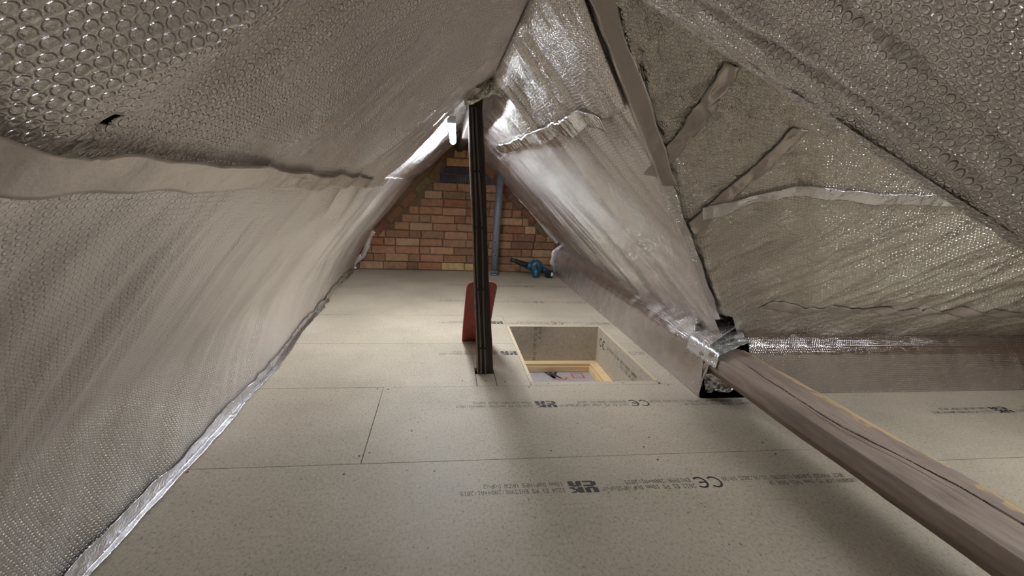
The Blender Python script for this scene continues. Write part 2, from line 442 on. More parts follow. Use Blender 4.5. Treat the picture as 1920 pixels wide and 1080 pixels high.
tag(o, 'tall lower left foil sheet reaching down to the floor edge under the long tape', 'insulation sheet')

def band(name, S, path, width, mat, label, cat, off=.002, nseg=None, across=9, wr=.0015, seed=50, wvar=.1, scale=1.0, group=None):
    """tape stuck along path [(a,b)...] on surface S(a,b,off)"""
    path = np.array(path, float); L = np.concatenate([[0], np.cumsum(np.hypot(*np.diff(path, axis=0).T))])
    nseg = nseg or int(L[-1]/.008)+2
    t = np.linspace(0, L[-1], nseg); a = np.interp(t, L, path[:, 0]); b = np.interp(t, L, path[:, 1])
    ker = np.hanning(9); ker /= ker.sum()
    if nseg > 20:
        a[4:-4] = np.convolve(a, ker, 'valid'); b[4:-4] = np.convolve(b, ker, 'valid')
    da = np.gradient(a); db = np.gradient(b); l = np.hypot(da, db)+1e-9
    na, nb = -db/l, da/l
    wv = width*(1+wvar*pn(t*9, t*0+1.5, seed))/2
    c = np.linspace(-1, 1, across)
    A = a[:, None] + na[:, None]*wv[:, None]*c[None]; B = b[:, None] + nb[:, None]*wv[:, None]*c[None]
    T = np.repeat(t[:, None], across, 1); C = np.repeat(c[None]*width/2, nseg, 0)
    A += .004*scale*pn(T*12, C*9, seed+3); B += .004*scale*pn(T*12+50, C*9, seed+4)
    O = off + wr*(crumple(T*22, C*22, seed)) + wr
    P = S(A, B, O)
    o = grid_obj(name, P, np.stack([T, C+seed*.3], -1), mat, solid=.0008)
    return tag(o, label, cat, group)
tp = [(y, VTAPE + .036*max(0, 1-y)**1.5 + .006*math.sin(y*9) + .004*math.sin(y*23+1)) for y in np.linspace(.1, 2.6, 60)]
band('foil_tape', surf_left, tp, .05, F_TAPE, 'long flat grey foil tape running along the left slope at eye height', 'tape', .013, across=11, wr=.0006, seed=51)
# silver sealing strip along the left floor edge
def strip_S(a, b, off):
    # a = y along, b = across: 0 at the floor, + up the sheet, - out on the floor
    P = surf_left(a, np.clip(b, 0, None), 0*a)
    P[..., 2] = np.where(b < 0, .001, P[..., 2])
    fx = left_base(a, 0*a)[..., 0]
    P[..., 0] = np.where(b < 0, fx - b, P[..., 0])
    n = np.zeros_like(P); n[..., 0] = .75; n[..., 2] = .66
    return P + n*np.asarray(off)[..., None]
band('foil_tape', strip_S, [(y, .012+.004*math.sin(y*7)) for y in np.linspace(-.5, 3.35, 90)], .062, F_SILVER, 'bright silver foil strip sealing the left sheet to the chipboard floor', 'tape', .002, across=13, wr=.0022, seed=61)
band('foil_tape', strip_S, [(y, .03+.02*math.sin(y*5)) for y in np.linspace(3.3, 4.9, 60)], .06, F_CRUMP, 'ragged darker foil strip at the far left floor edge before the bricks', 'tape', .004, across=13, wr=.004, seed=66, wvar=.5)

# right slope
KR = .984; CR = math.sqrt(1+KR*KR)         # slope z = RZ - KR*(x-RX)
VR_END = (1.265-RX)*CR
def right_base(y, v):
    x = RX+.01 + v/CR; z = RZ - .012 - KR*(x-RX)
    z = z - .002*np.exp(-(v/.03)**2)
    return np.stack([x, y+0*v, z], -1)
def right_disp(y, v, edge=1.0, seed=20):
    yw = y + .12*pn(v*1.2, y*.7, seed)
    h = .010*np.cos(2*np.pi*(yw+.1)/.42) + .009*pn(yw*6, v*1.1, seed+1) + .006*ridged(yw*12, v*1.4, seed+2) + .003*pn(y*9, v*9, seed+3) + .0014*ridged(yw*30, v*4, seed+4)
    return h*edge
def surf_right(y, v, off=0.0, seed=20):
    P = right_base(y, v); N = normals(P, ins_for(P))
    x = P[..., 0]
    off = np.asarray(off)*sst(0, .03, v)
    e = sst(0, .05, v)*sst(.0, .07, np.abs(y-(x+.70)))*sst(0, .03, np.abs((1.14-x)-y))
    return P + N*(right_disp(y, v, e, seed)+off)[..., None]
# far part: from the valley to the gable
na = 380; vs = axis_lin(0, VR_END, .0095)
aa = np.linspace(0, 1, na)**1.25
A, V = np.meshgrid(aa, vs, indexing='ij')
ys0 = np.maximum(V/CR + RX + .01 + .70, .93)
Y = ys0 + A*(YEND-ys0)
P = surf_right(Y, V, 0.0)
o = grid_obj('foil_insulation_sheet', P, np.stack([Y, V], -1), F_RIGHT)
tag(o, 'long right slope foil sheet from the side valley back to the brick gable', 'insulation sheet')
# doubled strip along the ridge
vs = axis_lin(0.0, .345, .008); A, V = np.meshgrid(np.linspace(0, 1, 150), vs, indexing='ij')
ys0 = np.maximum(V/CR + RX + .01 + .72, .94); Y = ys0 + A*(2.22-ys0)
P = surf_right(Y, V, .012+.022*sst(1.9, 2.2, Y), 26)
o = grid_obj('foil_insulation_sheet', P, np.stack([Y, V], -1), F_RIGHT)
tag(o, 'bright foil sheet right of the ridge with its free edge hanging beside the post head', 'insulation sheet')
# near right sheet, between ridge, second valley and the camera side
vs = axis_lin(0, (1.26-RX)*CR, .007); ys_ = np.linspace(0, 1, 300)**.8
A, V = np.meshgrid(ys_, vs, indexing='ij')
yend = 1.14-(V/CR+RX+.01); yst = np.full_like(yend, YBACK)
Y = yst + A*(yend-yst)
# denser towards the visible end
P = right_base(Y, V); N = normals(P, ins_for(P))
dist = (yend-Y)/1.414
dv = V + .0
d = right_disp(Y, V, sst(0, .03, dist), 33)*.8 + .0035*crumple(Y*14, V*14, 37)*sst(0, .03, dist)
ln = dist-.055-.012*pn(V*6, Y*2, 39)
d += -.010*np.exp(-(ln/.006)**2) + .008*np.exp(-((ln-.02)/.014)**2)
ln2 = dist-.26-.03*pn(V*4, Y*2, 40); d += -.007*np.exp(-(ln2/.006)**2)
ln3 = (Y-.52)+.35*(V-.3)+.02*pn(V*5, Y*5, 41); d += -.006*np.exp(-(ln3/.005)**2)*sst(.1, .3, V)
P = P + N*d[..., None]
o = grid_obj('foil_insulation_sheet', P, np.stack([Y, V+.003], -1), F_NEAR)
tag(o, 'near right foil sheet of big round bubbles filling the top right corner', 'insulation sheet')

# wing: far slope  z = 1.32 - .96 (y-.92)
KW = .96; CW = math.sqrt(1+KW*KW); WX1 = 3.42
VW_END = (2.04-.92)*CW
def wing_base(x, v):
    y = .92 + v/CW; z = 1.322 - KW*(y-.92)
    return np.stack([x+0*v, y, z+0*x], -1)
def wing_disp(x, v):
    y = .92+v/CW
    e = sst(0, .05, x-(y-.70))
    a = x - .75*v
    h = .012*pn(x*3.5, v*2.5, 70) + .007*pn(a*8, v*1.6, 71)
    low = sst(.50, .80, v)*(1-.6*sst(1.15, 1.4, v))
    h += low*(.026*ridged((x+.55*v)*4.2, v*.9, 72) + .010*ridged((x+.8*v)*9.5, v*1.6, 73) + .004*ridged((x+.3*v)*20, v*3, 75))
    up = sst(.75, .25, v)*sst(1.6, .5, x)
    h += up*.014*crumple(x*16, v*20, 74) + .0035*crumple(x*26, v*26, 76)*(1-.6*low)
    return h*e
def surf_wing(x, v, off=0.0):
    P = wing_base(x, v); q = np.zeros_like(P); q[..., 0] = P[..., 0]; q[..., 1] = .9; q[..., 2] = .4
    N = normals(P, q)
    return P + N*(wing_disp(x, v)+off)[..., None]
vs = axis_lin(0, VW_END, .007); aa = np.linspace(0, 1, 430)**1.3
A, V = np.meshgrid(aa, vs, indexing='ij')
x0 = np.maximum(.92+V/CW-.70, .225); X = x0 + A*(WX1-x0)
# the sheet's foot is left ragged and lifted around the beam opening
P = surf_wing(X, V)
o = grid_obj('foil_insulation_sheet', P, np.stack([X, V], -1), F_WING, holes=(V > VW_END-.235+.01*np.sin(X*40)) & (X < 1.24+.7*(V-VW_END+.235)))
tag(o, 'creased foil sheet on the side wing slope, behind and above the timber beam', 'insulation sheet')
# wing near slope (faces away from the view, carries the light round)
vs = axis_lin(0, 1.30*CW, .02); aa = np.linspace(0, 1, 120)
A, V = np.meshgrid(aa, vs, indexing='ij')
Yn = .92 - V/CW; x0 = 1.14-Yn; X = x0 + A*(WX1-x0)
P = np.stack([X, Yn, 1.322-KW*(.92-Yn) + .008*pn(X*5, V*2, 80)], -1)
o = grid_obj('foil_insulation_sheet', P, np.stack([X, V], -1), F_WING)
tag(o, 'foil sheet on the hidden near slope of the side wing', 'insulation sheet')

# valley covers
def fold_strip(name, pts, n_side_a, n_side_b, wa, wb, mat, label, seed, lift=.006, amp=.003):
    """rounded strip over a convex valley line; pts polyline, sides = unit directions down each slope"""
    pts = np.array(pts, float); L = np.concatenate([[0], np.cumsum(np.linalg.norm(np.diff(pts, axis=0), axis=1))])
    t = np.linspace(0, L[-1], int(L[-1]/.006)+2)
    C = np.stack([np.interp(t, L, pts[:, i]) for i in range(3)], -1)
    a = np.array(n_side_a, float); a /= np.linalg.norm(a); b = np.array(n_side_b, float); b /= np.linalg.norm(b)
    up = -(a+b); up /= np.linalg.norm(up)      # points into the room over a convex fold
    s = np.linspace(-1, 1, 17)
    T, S_ = np.meshgrid(t, s, indexing='ij')
    wv = 1+.25*pn(T*7, S_*0+2, seed)
    off = np.where(S_[..., None] < 0, -S_[..., None]*wa*wv[..., None]*a, S_[..., None]*wb*wv[..., None]*b)
    P = C[:, None, :] + off
    h = lift*(1-np.abs(S_)**1.0)*.5 + amp*crumple(T*16, S_*.8, seed) + .003
    P = P + h[..., None]*up
    o = grid_obj(name, P, np.stack([T, S_*(wa+wb)/2+seed], -1), mat, solid=.001)
    return tag(o, label, 'tape')
def v1(x): return (x, x+.70, RZ-.012-KR*(x-RX))
def v2(x): return (x, 1.14-x, RZ-.012-KR*(x-RX))
fold_strip('foil_tape', [v1(x) for x in np.linspace(.20, .60, 20)], (-1, .0, .984), (1.0, 0, 0), .035, .045, F_TAPE, 'flat foil tape down the upper part of the side valley', 91)
fold_strip('foil_tape', [v1(x) for x in np.linspace(.58, 1.16, 30)], (0, 1, 0), (1, 0, 0), .03, .03, F_RIGHT, 'crinkled bright foil fold down the lower valley towards the beam', 93, .004, .0035)
fold_strip('foil_tape', [v2(x) for x in np.linspace(.20, 1.1, 50)], (0, -1, 0), (.3, 0, 0), .016, .014, F_NEAR, 'narrow bubbled foil roll along the near right valley fold', 95, .005, .0035)
# tapes on the wing slope: (x, v)
def wv(y): return (y-.92)*CW
band('foil_tape', surf_wing, [(.615, wv(1.055)), (.60, wv(1.16)), (.56, wv(1.30))], .05, F_TAPE, 'short diagonal foil tape crossing from the near fold to the valley on the wing slope', 'tape', .005, seed=101, wr=.001)
band('foil_tape', surf_wing, [(.875, wv(1.16)), (.86, wv(1.27)), (.80, wv(1.40)), (.76, wv(1.47))], .05, F_TAPE, 'long diagonal foil tape down the middle of the wing slope', 'tape', .005, seed=103, wr=.001)
band('foil_tape', surf_wing, [(.78, wv(1.40)), (.92, wv(1.355)), (1.05, wv(1.315)), (1.2, wv(1.325)), (1.45, wv(1.33)), (1.9, wv(1.33))], .045, F_SILVER, 'shiny level foil tape across the wing slope', 'tape', .006, seed=105, wr=.002)
band('foil_tape', surf_wing, [(1.32, wv(1.80)), (1.6, wv(1.81)), (2.2, wv(1.82)), (2.9, wv(1.83))], .06, F_TAPE, 'broad foil tape along the foot of the wing slope above the low boxed edge', 'tape', .004, seed=107, wr=.001, scale=.3)
# silver joint on the right main slope
jp = [(1.32, .36), (1.36, .335), (1.45, .315), (1.6, .325), (1.8, .315), (2.1, .30), (2.5, .30), (2.9, .285), (3.3, .27)]
band('foil_tape', lambda a, b, off: surf_right(a, b, off+.016), jp, .055, F_SILVER, 'bright crinkled silver joint tape under the ridge right of the post', 'tape', .006, seed=111, wr=.0016, wvar=.3, scale=.3)

# foil round the knee boxes
def box_sheet(name, along, face, dirx, a0, a1, label, seed, endlift=None, w2=.075):
    prof = [(0, .0), (0.0, .10), (.002, .20), (.012, .232), (.035, .262), (w2, .305), (w2+.045, .335)]
    prof = np.array(prof); L = np.concatenate([[0], np.cumsum(np.hypot(*np.diff(prof, axis=0).T))])
    s = np.linspace(0, L[-1], 46); pd = np.interp(s, L, prof[:, 0]); pz = np.interp(s, L, prof[:, 1])
    t = np.linspace(a0, a1, int(abs(a1-a0)/.0085))
    T, Sx = np.meshgrid(t, s, indexing='ij')
    D = np.interp(Sx, s, pd); Z = np.interp(Sx, s, pz)
    h = .006*pn(T*5, Sx*5, seed) + .003*pn((T+.5*Sx)*14, Sx*4, seed+1) + .0035*np.maximum(0, ridged((T+.7*Sx)*4.5, Sx*.8, seed+2)-.7)
    h = h*sst(0, .04, Sx)
    D = D - h; Z = Z + h*.5*sst(.2, .26, Sx)
    if along == 'y': P = np.stack([face + D, T, Z], -1)
    else: P = np.stack([T, face + D, Z], -1)
    o = grid_obj(name, P, np.stack([T, Sx], -1), F_BOX)
    return tag(o, label, 'insulation sheet')
box_sheet('foil_knee_box', 'y', 1.165, 1, 1.905, YEND, 'shiny foil covered low box along the right floor edge beside the hatch', 120, w2=.09)
box_sheet('foil_knee_box', 'x', 1.930, 1, 1.40, WX1, 'shiny foil covered low box along the back of the wing behind the beam', 130, w2=.10)
# dark gap under its lower edge and thin greenish kerb strip
# foil wrapped over the beam's end
s = np.linspace(0, 1, 60); t = np.linspace(0, 1, 60)
S_, T_ = np.meshgrid(s, t, indexing='ij')
X = 1.158 + .225*S_
Yb = 1.80 + .26*T_ + .12*S_*(1-T_) + .012*pn(S_*6, T_*0, 140)
Z = .229 + .010*crumple(S_*3.2, T_*4, 141) + .022*S_ + .055*T_*S_ + .006
Z = Z - .06*sst(.07, 0, S_)
grid = np.stack([X, Yb, Z], -1)
o = grid_obj('foil_flap', grid, np.stack([S_*.23, T_*.3], -1), F_PATCH); tag(o, 'bright crinkled silver foil patch folded over the far end of the timber beam', 'insulation sheet')
# end flap of the knee box, standing open beside the beam foot
S_, T_ = np.meshgrid(np.linspace(0, 1, 40), np.linspace(0, 1, 50), indexing='ij')
X = 1.163 + .012*S_ + .006*pn(T_*4, S_*3, 145); Yb = 1.83 + .09*S_ + .035*(1-T_)*S_ ; Yb = 1.835 + .085*(1-T_)*(1-S_) + .10*S_
P = np.stack([X, Yb, .002 + .232*T_], -1)
o = grid_obj('foil_flap', P, np.stack([S_*.1, T_*.23+3], -1), F_BOX); tag(o, 'loose foil end of the low box standing open under the beam', 'insulation sheet')
# crumpled foil inside the corner, below and behind the beam
S_, T_ = np.meshgrid(np.linspace(0, 1, 70), np.linspace(0, 1, 50), indexing='ij')
X = 1.20 + .30*S_; Yb = 1.945 + .022*crumple(S_*4, T_*3, 150) - .025*(1-T_) ; Z = .004 + .17*T_ + .035*S_ 
o = grid_obj('foil_scrap', np.stack([X, Yb, Z], -1), np.stack([S_*.3, T_*.17+5], -1), F_SILVER); tag(o, 'crumpled silver foil tucked in the dark corner beneath the beam', 'insulation sheet')
S_, T_ = np.meshgrid(np.linspace(0, 1, 60), np.linspace(0, 1, 60), indexing='ij')
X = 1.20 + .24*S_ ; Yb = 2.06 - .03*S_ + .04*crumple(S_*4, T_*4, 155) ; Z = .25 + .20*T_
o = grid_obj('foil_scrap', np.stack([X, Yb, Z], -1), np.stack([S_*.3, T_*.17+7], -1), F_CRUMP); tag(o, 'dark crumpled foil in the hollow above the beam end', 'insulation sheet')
# crumpled foil over the post head
def crump_patch(name, f, nu, nv, mat, label):
    S_, T_ = np.meshgrid(np.linspace(0, 1, nu), np.linspace(0, 1, nv), indexing='ij')
    return tag(grid_obj(name, f(S_, T_), np.stack([S_*.25, T_*.2+9], -1), mat, solid=.0015), label, 'insulation sheet')
def head(s, t):
    # s left->right, t top->bottom edge; drapes over the post head towards the viewer
    x = .070 + .235*s
    top = 1.345 - .085*np.clip((s-.55)/.45, 0, 1)
    bot = 1.222 + .055*np.sin(np.pi*np.clip((s-.12)/.9, 0, 1))**.7 - .01*s
    bot = np.where(s < .35, 1.225+.035*(s/.35)**2, 1.26 + .012*np.sin((s-.35)*5) - .05*np.clip((s-.55)/.45, 0, 1))
    z = top + (bot-top)*t
    y = 2.150 - .045*np.sin(np.pi*t*.8+.2) - .05*s
    c = crumple(s*4+1, t*3.5, 160)
    y = y - .020*c; x = x + .008*pn(s*7, t*7, 161); z = z + .006*pn(s*9, t*6, 162)
    return np.stack([x, y, z], -1)
crump_patch('foil_wrap', head, 110, 80, F_CRUMP, 'crumpled foil bundled over the top of the dark post')
def tongue(s, t):
    # rags of foil hanging beside the light
    x = -.035 + .02*s + .01*np.sin(t*6); z = 1.275 - .13*t; y = 2.32 + .02*pn(t*6, s*2, 170) + .02*s
    return np.stack([x*(1-.0*t), y, z], -1)
crump_patch('foil_rag', tongue, 20, 50, F_SILVER, 'thin rag of silver foil hanging just left of the lit batten light')

# silver tapes against the brick gable
def wall_tape(pts, wd, mat, label, seed):
    pts = np.array(pts, float); L = np.concatenate([[0], np.cumsum(np.linalg.norm(np.diff(pts, axis=0), axis=1))])
    t = np.linspace(0, L[-1], int(L[-1]/.008)+2); C = np.stack([np.interp(t, L, pts[:, i]) for i in range(2)], -1)
    d = np.gradient(C, axis=0); d /= np.linalg.norm(d, axis=1, keepdims=True)+1e-9; nn = np.stack([-d[:, 1], d[:, 0]], -1)
    s = np.linspace(-1, 1, 9); T, S_ = np.meshgrid(t, s, indexing='ij')
    W = wd*(.5+.25*pn(T*9, S_*0, seed))
    X = C[:, None, 0] + nn[:, None, 0]*S_*W; Z = C[:, None, 1] + nn[:, None, 1]*S_*W
    Yy = 4.915 - .012*np.cos(S_*1.5) + .008*crumple(T*14, S_*1.2, seed)
    tag(grid_obj('foil_tape', np.stack([X, Yy, np.maximum(Z, .002)], -1), np.stack([T, S_*wd+seed], -1), mat, solid=.001), label, 'tape')
wall_tape([(-.70, .40), (-.74, .32), (-.80, .16), (-.89, .07), (-.90, .01)], .05, F_SILVER, 'bright silver foil edge against the bricks at the far left corner', 180)
wall_tape([(.66, .88), (.80, .74), (.95, .585), (1.08, .43), (1.18, .34)], .05, F_SILVER, 'bright silver foil edge running down the right side of the brick gable', 183)
wall_tape([(1.24, .33), (1.15, .24), (1.13, .12), (1.17, .03)], .06, F_SILVER, 'silver foil end of the low box beside the blue blower', 186)

# roof deck behind the foil: the room's own ceiling
def slab(name, vs, lab):
    mb = MB(); mb.add(vs, [tuple(range(len(vs)))])
    o = mb.build(name, DECK); s = o.modifiers.new('thick', 'SOLIDIFY'); s.thickness = .03; s.offset = 0
    tag(o, lab, kind='structure')
slab('ceiling', [(-1.22, YBACK, 0), (-1.22, 5.1, 0), (.17, 5.1, 1.53), (.17, YBACK, 1.53)], 'dark timber roof deck behind the left foil')
xr = lambda z: RX + (1.50-z)/KR
slab('ceiling', [(.17, .72, 1.53), (.17, 5.1, 1.53), (1.58, 5.1, .10), (1.58, 2.30, .10)], 'dark timber roof deck behind the far right foil')
slab('ceiling', [(.17, 1.12, 1.53), (.17, YBACK, 1.53), (1.58, YBACK, .10), (1.58, -.35, .10)], 'dark timber roof deck behind the near right foil')
slab('ceiling', [(.10, .92, 1.48), (3.5, .92, 1.48), (3.5, 2.34, .10), (1.52, 2.34, .10)], 'dark timber roof deck over the back of the wing')
slab('ceiling', [(.10, .92, 1.48), (3.5, .92, 1.48), (3.5, -.5, .08), (1.66, -.5, .08)], 'dark timber roof deck over the near side of the wing')
mb = MB(); mb.box(3.43, 3.47, -.6, 2.4, -.1, 1.6); tag(mb.build('wall_right', MORTAR), 'end wall of the side wing', kind='structure')
mb = MB(); mb.box(-1.4, 1.8, YBACK-.05, YBACK-.01, -.1, 1.7); tag(mb.build('wall_front', MORTAR), 'wall behind the camera', kind='structure')
mb = MB(); mb.box(-1.3, 1.75, 5.0, 5.06, -.1, 1.7); tag(mb.build('wall_back', MORTAR), 'mortar and shadowed joints of the brick gable', kind='structure')

# brick gable
bv, bf, bc = [], [], []
def add_brick(cx, cz, L, Hh, col, ang=0, depth=.02, jit=1):
    hx, hz = L/2, Hh/2; ca, sa = math.cos(ang), math.sin(ang)
    y0 = 4.985 + rnd.uniform(-.004, .004)*jit
    b = len(bv); e = .004
    ring = lambda k, yy: [(cx + (sx*(hx-k))*ca - (sz*(hz-k))*sa + rnd.uniform(-.0015, .0015), yy, cz + (sx*(hx-k))*sa + (sz*(hz-k))*ca + rnd.uniform(-.0015, .0015)) for sx, sz in ((-1,-1),(1,-1),(1,1),(-1,1))]
    bv.extend(ring(e, y0)); bv.extend(ring(0, y0+e)); bv.extend(ring(0, 5.01))
    fs = [(0,1,2,3)] + [(i, (i+1) % 4, 4+(i+1) % 4, 4+i) for i in range(4)] + [(4+i, 4+(i+1) % 4, 8+(i+1) % 4, 8+i) for i in range(4)]
    for f in fs: bf.append(tuple(b+i for i in f)); bc.append(col)
def bcol():
    base = rnd.choice([(162,116,80),(156,112,80),(168,124,90),(150,106,76),(164,122,92),(176,134,100),(162,106,72),(166,118,86),(182,146,112),(142,102,76)])
    k = rnd.uniform(.88, 1.04); g = sum(base)/3; return srgb(*((c*.86+g*.14)*k for c in base))
CHh = .0815
for r in range(17):
    z = .045 + r*CHh
    xl = -.86 if r == 0 else (-.86 + .0*r)
    lim_l = RX - (1.40-z-.06)/1.10 + .0; lim_r = RX + (1.40-z-.06)/.985
    lim_l = max(lim_l + ((.05 if z > .95 else .13) if z > .42 else -.02), -.95); lim_r = min(lim_r - ((.05 if z > .95 else .12) if z > .42 else -.1), 1.26)
    if lim_r-lim_l < .12: continue
    x = -1.2 + (.12 if r % 2 else 0) + rnd.uniform(-.02, .02)
    while x < lim_r:
        L = .238 if rnd.random() > .16 else .115
        a, b_ = max(x, lim_l), min(x+L, lim_r)
        if b_-a > .05:
            col = bcol()
            if r in (11, 12) and -.12 < (a+b_)/2 < .62: k = rnd.uniform(.8, 1.1); col = srgb(74*k, 70*k, 72*k)
            if r in (8, 9) and .0 < (a+b_)/2 < .35 and rnd.random() < .5: col = srgb(128, 104, 80)
            if r == 0 and 0 < (a+b_)/2 < .42: col = srgb(196, 168, 118)
            if r >= 13: col = srgb(180, 142, 98)
            add_brick((a+b_)/2, z+rnd.uniform(-.002, .002), (b_-a)-rnd.choice([.004, .006, .008, .014]), CHh-rnd.uniform(.004, .009), col)
        x += L
# cut bricks laid along the verges
for side in (-1, 1):
    kk = 1.10 if side < 0 else .985; ang = math.atan(kk)
    n = 6
    for i in range(n):
        s = .13 + i*.205
        if side < 0: cx = RX - .17 - s*math.cos(ang)*1.0; cz = 1.37 - (RX-cx)*kk*.985 - .075; aa_ = ang
        else: cx = RX + .17 + s*math.cos(ang); cz = 1.37 - (cx-RX)*kk - .075; aa_ = -ang
        if cz < .38: continue
        add_brick(cx, cz, rnd.uniform(.16, .19), .075, srgb(*(c*rnd.uniform(.8, 1) for c in (132, 98, 70))), aa_ + rnd.uniform(-.06, .06), jit=2)
br = mesh_obj('wall_back', bv, bf, BRICK); tag(br, 'orange brown brick gable wall at the far end', kind='structure')
ca = br.data.attributes.new('Col', 'FLOAT_COLOR', 'CORNER')
arr = np.ones((len(br.data.loops), 4), np.float32); k = 0
for p, c in zip(br.data.polygons, bc):
    for li in p.loop_indices: arr[li, :3] = c
ca.data.foreach_set('color', arr.ravel())

# ------------------------------------------------------------------ ridge board, post, cables
mb = MB(); mb.box(.105, .155, 2.22, 4.975, 1.205, 1.290)
tag(mb.build('ridge_beam', DARKWOOD, bevel=.004), 'dark timber ridge beam from the post head to the brick gable', 'beam')
def loft(sections, nper, mat, name, parent=None, jitter=.0015, seed=1):
    vs, fs = [], []
    for (poly, z) in sections: pass
post = MB()
N = 40; pv = []
for i in range(N+1):
    t = i/N; z = -.02 + 1.30*t
    x0 = .170 - .064*z/1.0 + .0015*math.sin(z*11) ; x1 = .2465 - .0755*z/1.0 + .002*math.sin(z*7+1)
    c = .004
    ring = [(x0+c, 2.203), (x1-c, 2.203), (x1, 2.203+c), (x1, 2.27-c), (x1-c, 2.27), (x0+c, 2.27), (x0, 2.27-c), (x0, 2.203+c)]
    pv += [(a+.0008*rnd.uniform(-1, 1), b+.0008*rnd.uniform(-1, 1), z) for a, b in ring]
pf = []
for i in range(N):
    for k2 in range(8): pf.append((i*8+k2, i*8+(k2+1) % 8, (i+1)*8+(k2+1) % 8, (i+1)*8+k2))
pf += [tuple(range(7, -1, -1)), tuple(N*8+k2 for k2 in range(8))]
po = mesh_obj('timber_post', pv, pf, DARKWOOD); tag(po, 'dark leaning timber post standing in a notch of the floor', 'post')
mb = MB(); 
for i in range(30):
    z0 = i/30*1.2; z1 = (i+1)/30*1.2
    xa = .170 - .064*z0; xb = .170 - .064*z1
    mb.add([(xa-.001, 2.2025, z0+.002), (xa+.0045, 2.2022, z0+.002), (xb+.0045, 2.2022, z1+.002), (xb-.001, 2.2025, z1+.002)], [(0, 1, 2, 3)])
o = mb.build('worn_edge', plain('worn_wood_edge', srgb(150, 128, 98), .8, 0, 30, .4), po)
for cx, lab, ph in ((.0175, 'left grey cable clipped down the front of the dark post', 0), (.036, 'right grey cable clipped down the front of the dark post', 1.4)):
    mb = MB(); P_ = []
    for i in range(61):
        z = -.01 + 1.24*i/60
        P_.append((.170 - .064*z + cx + .0022*math.sin(z*9+ph) + (.006*math.sin(z*3.1) if cx > .03 else 0), 2.1975 - .001*math.sin(z*14+ph), z))
    mb.tube(P_, .0042, 8); o = mb.build('cable', CABLE, smooth=True); tag(o, lab, 'cable')
    for zc in (.15, .44, .72, .98):
        i = int((zc+.01)/1.24*60); p = P_[i]
        m2 = MB(); m2.box(p[0]-.0058, p[0]+.0058, 2.1915, 2.204, p[2]-.004, p[2]+.004); m2.box(p[0]+.0055, p[0]+.010, 2.196, 2.204, p[2]-.003, p[2]+.003)
        m2.build('cable_clip', BLACKP, o, bevel=.001)

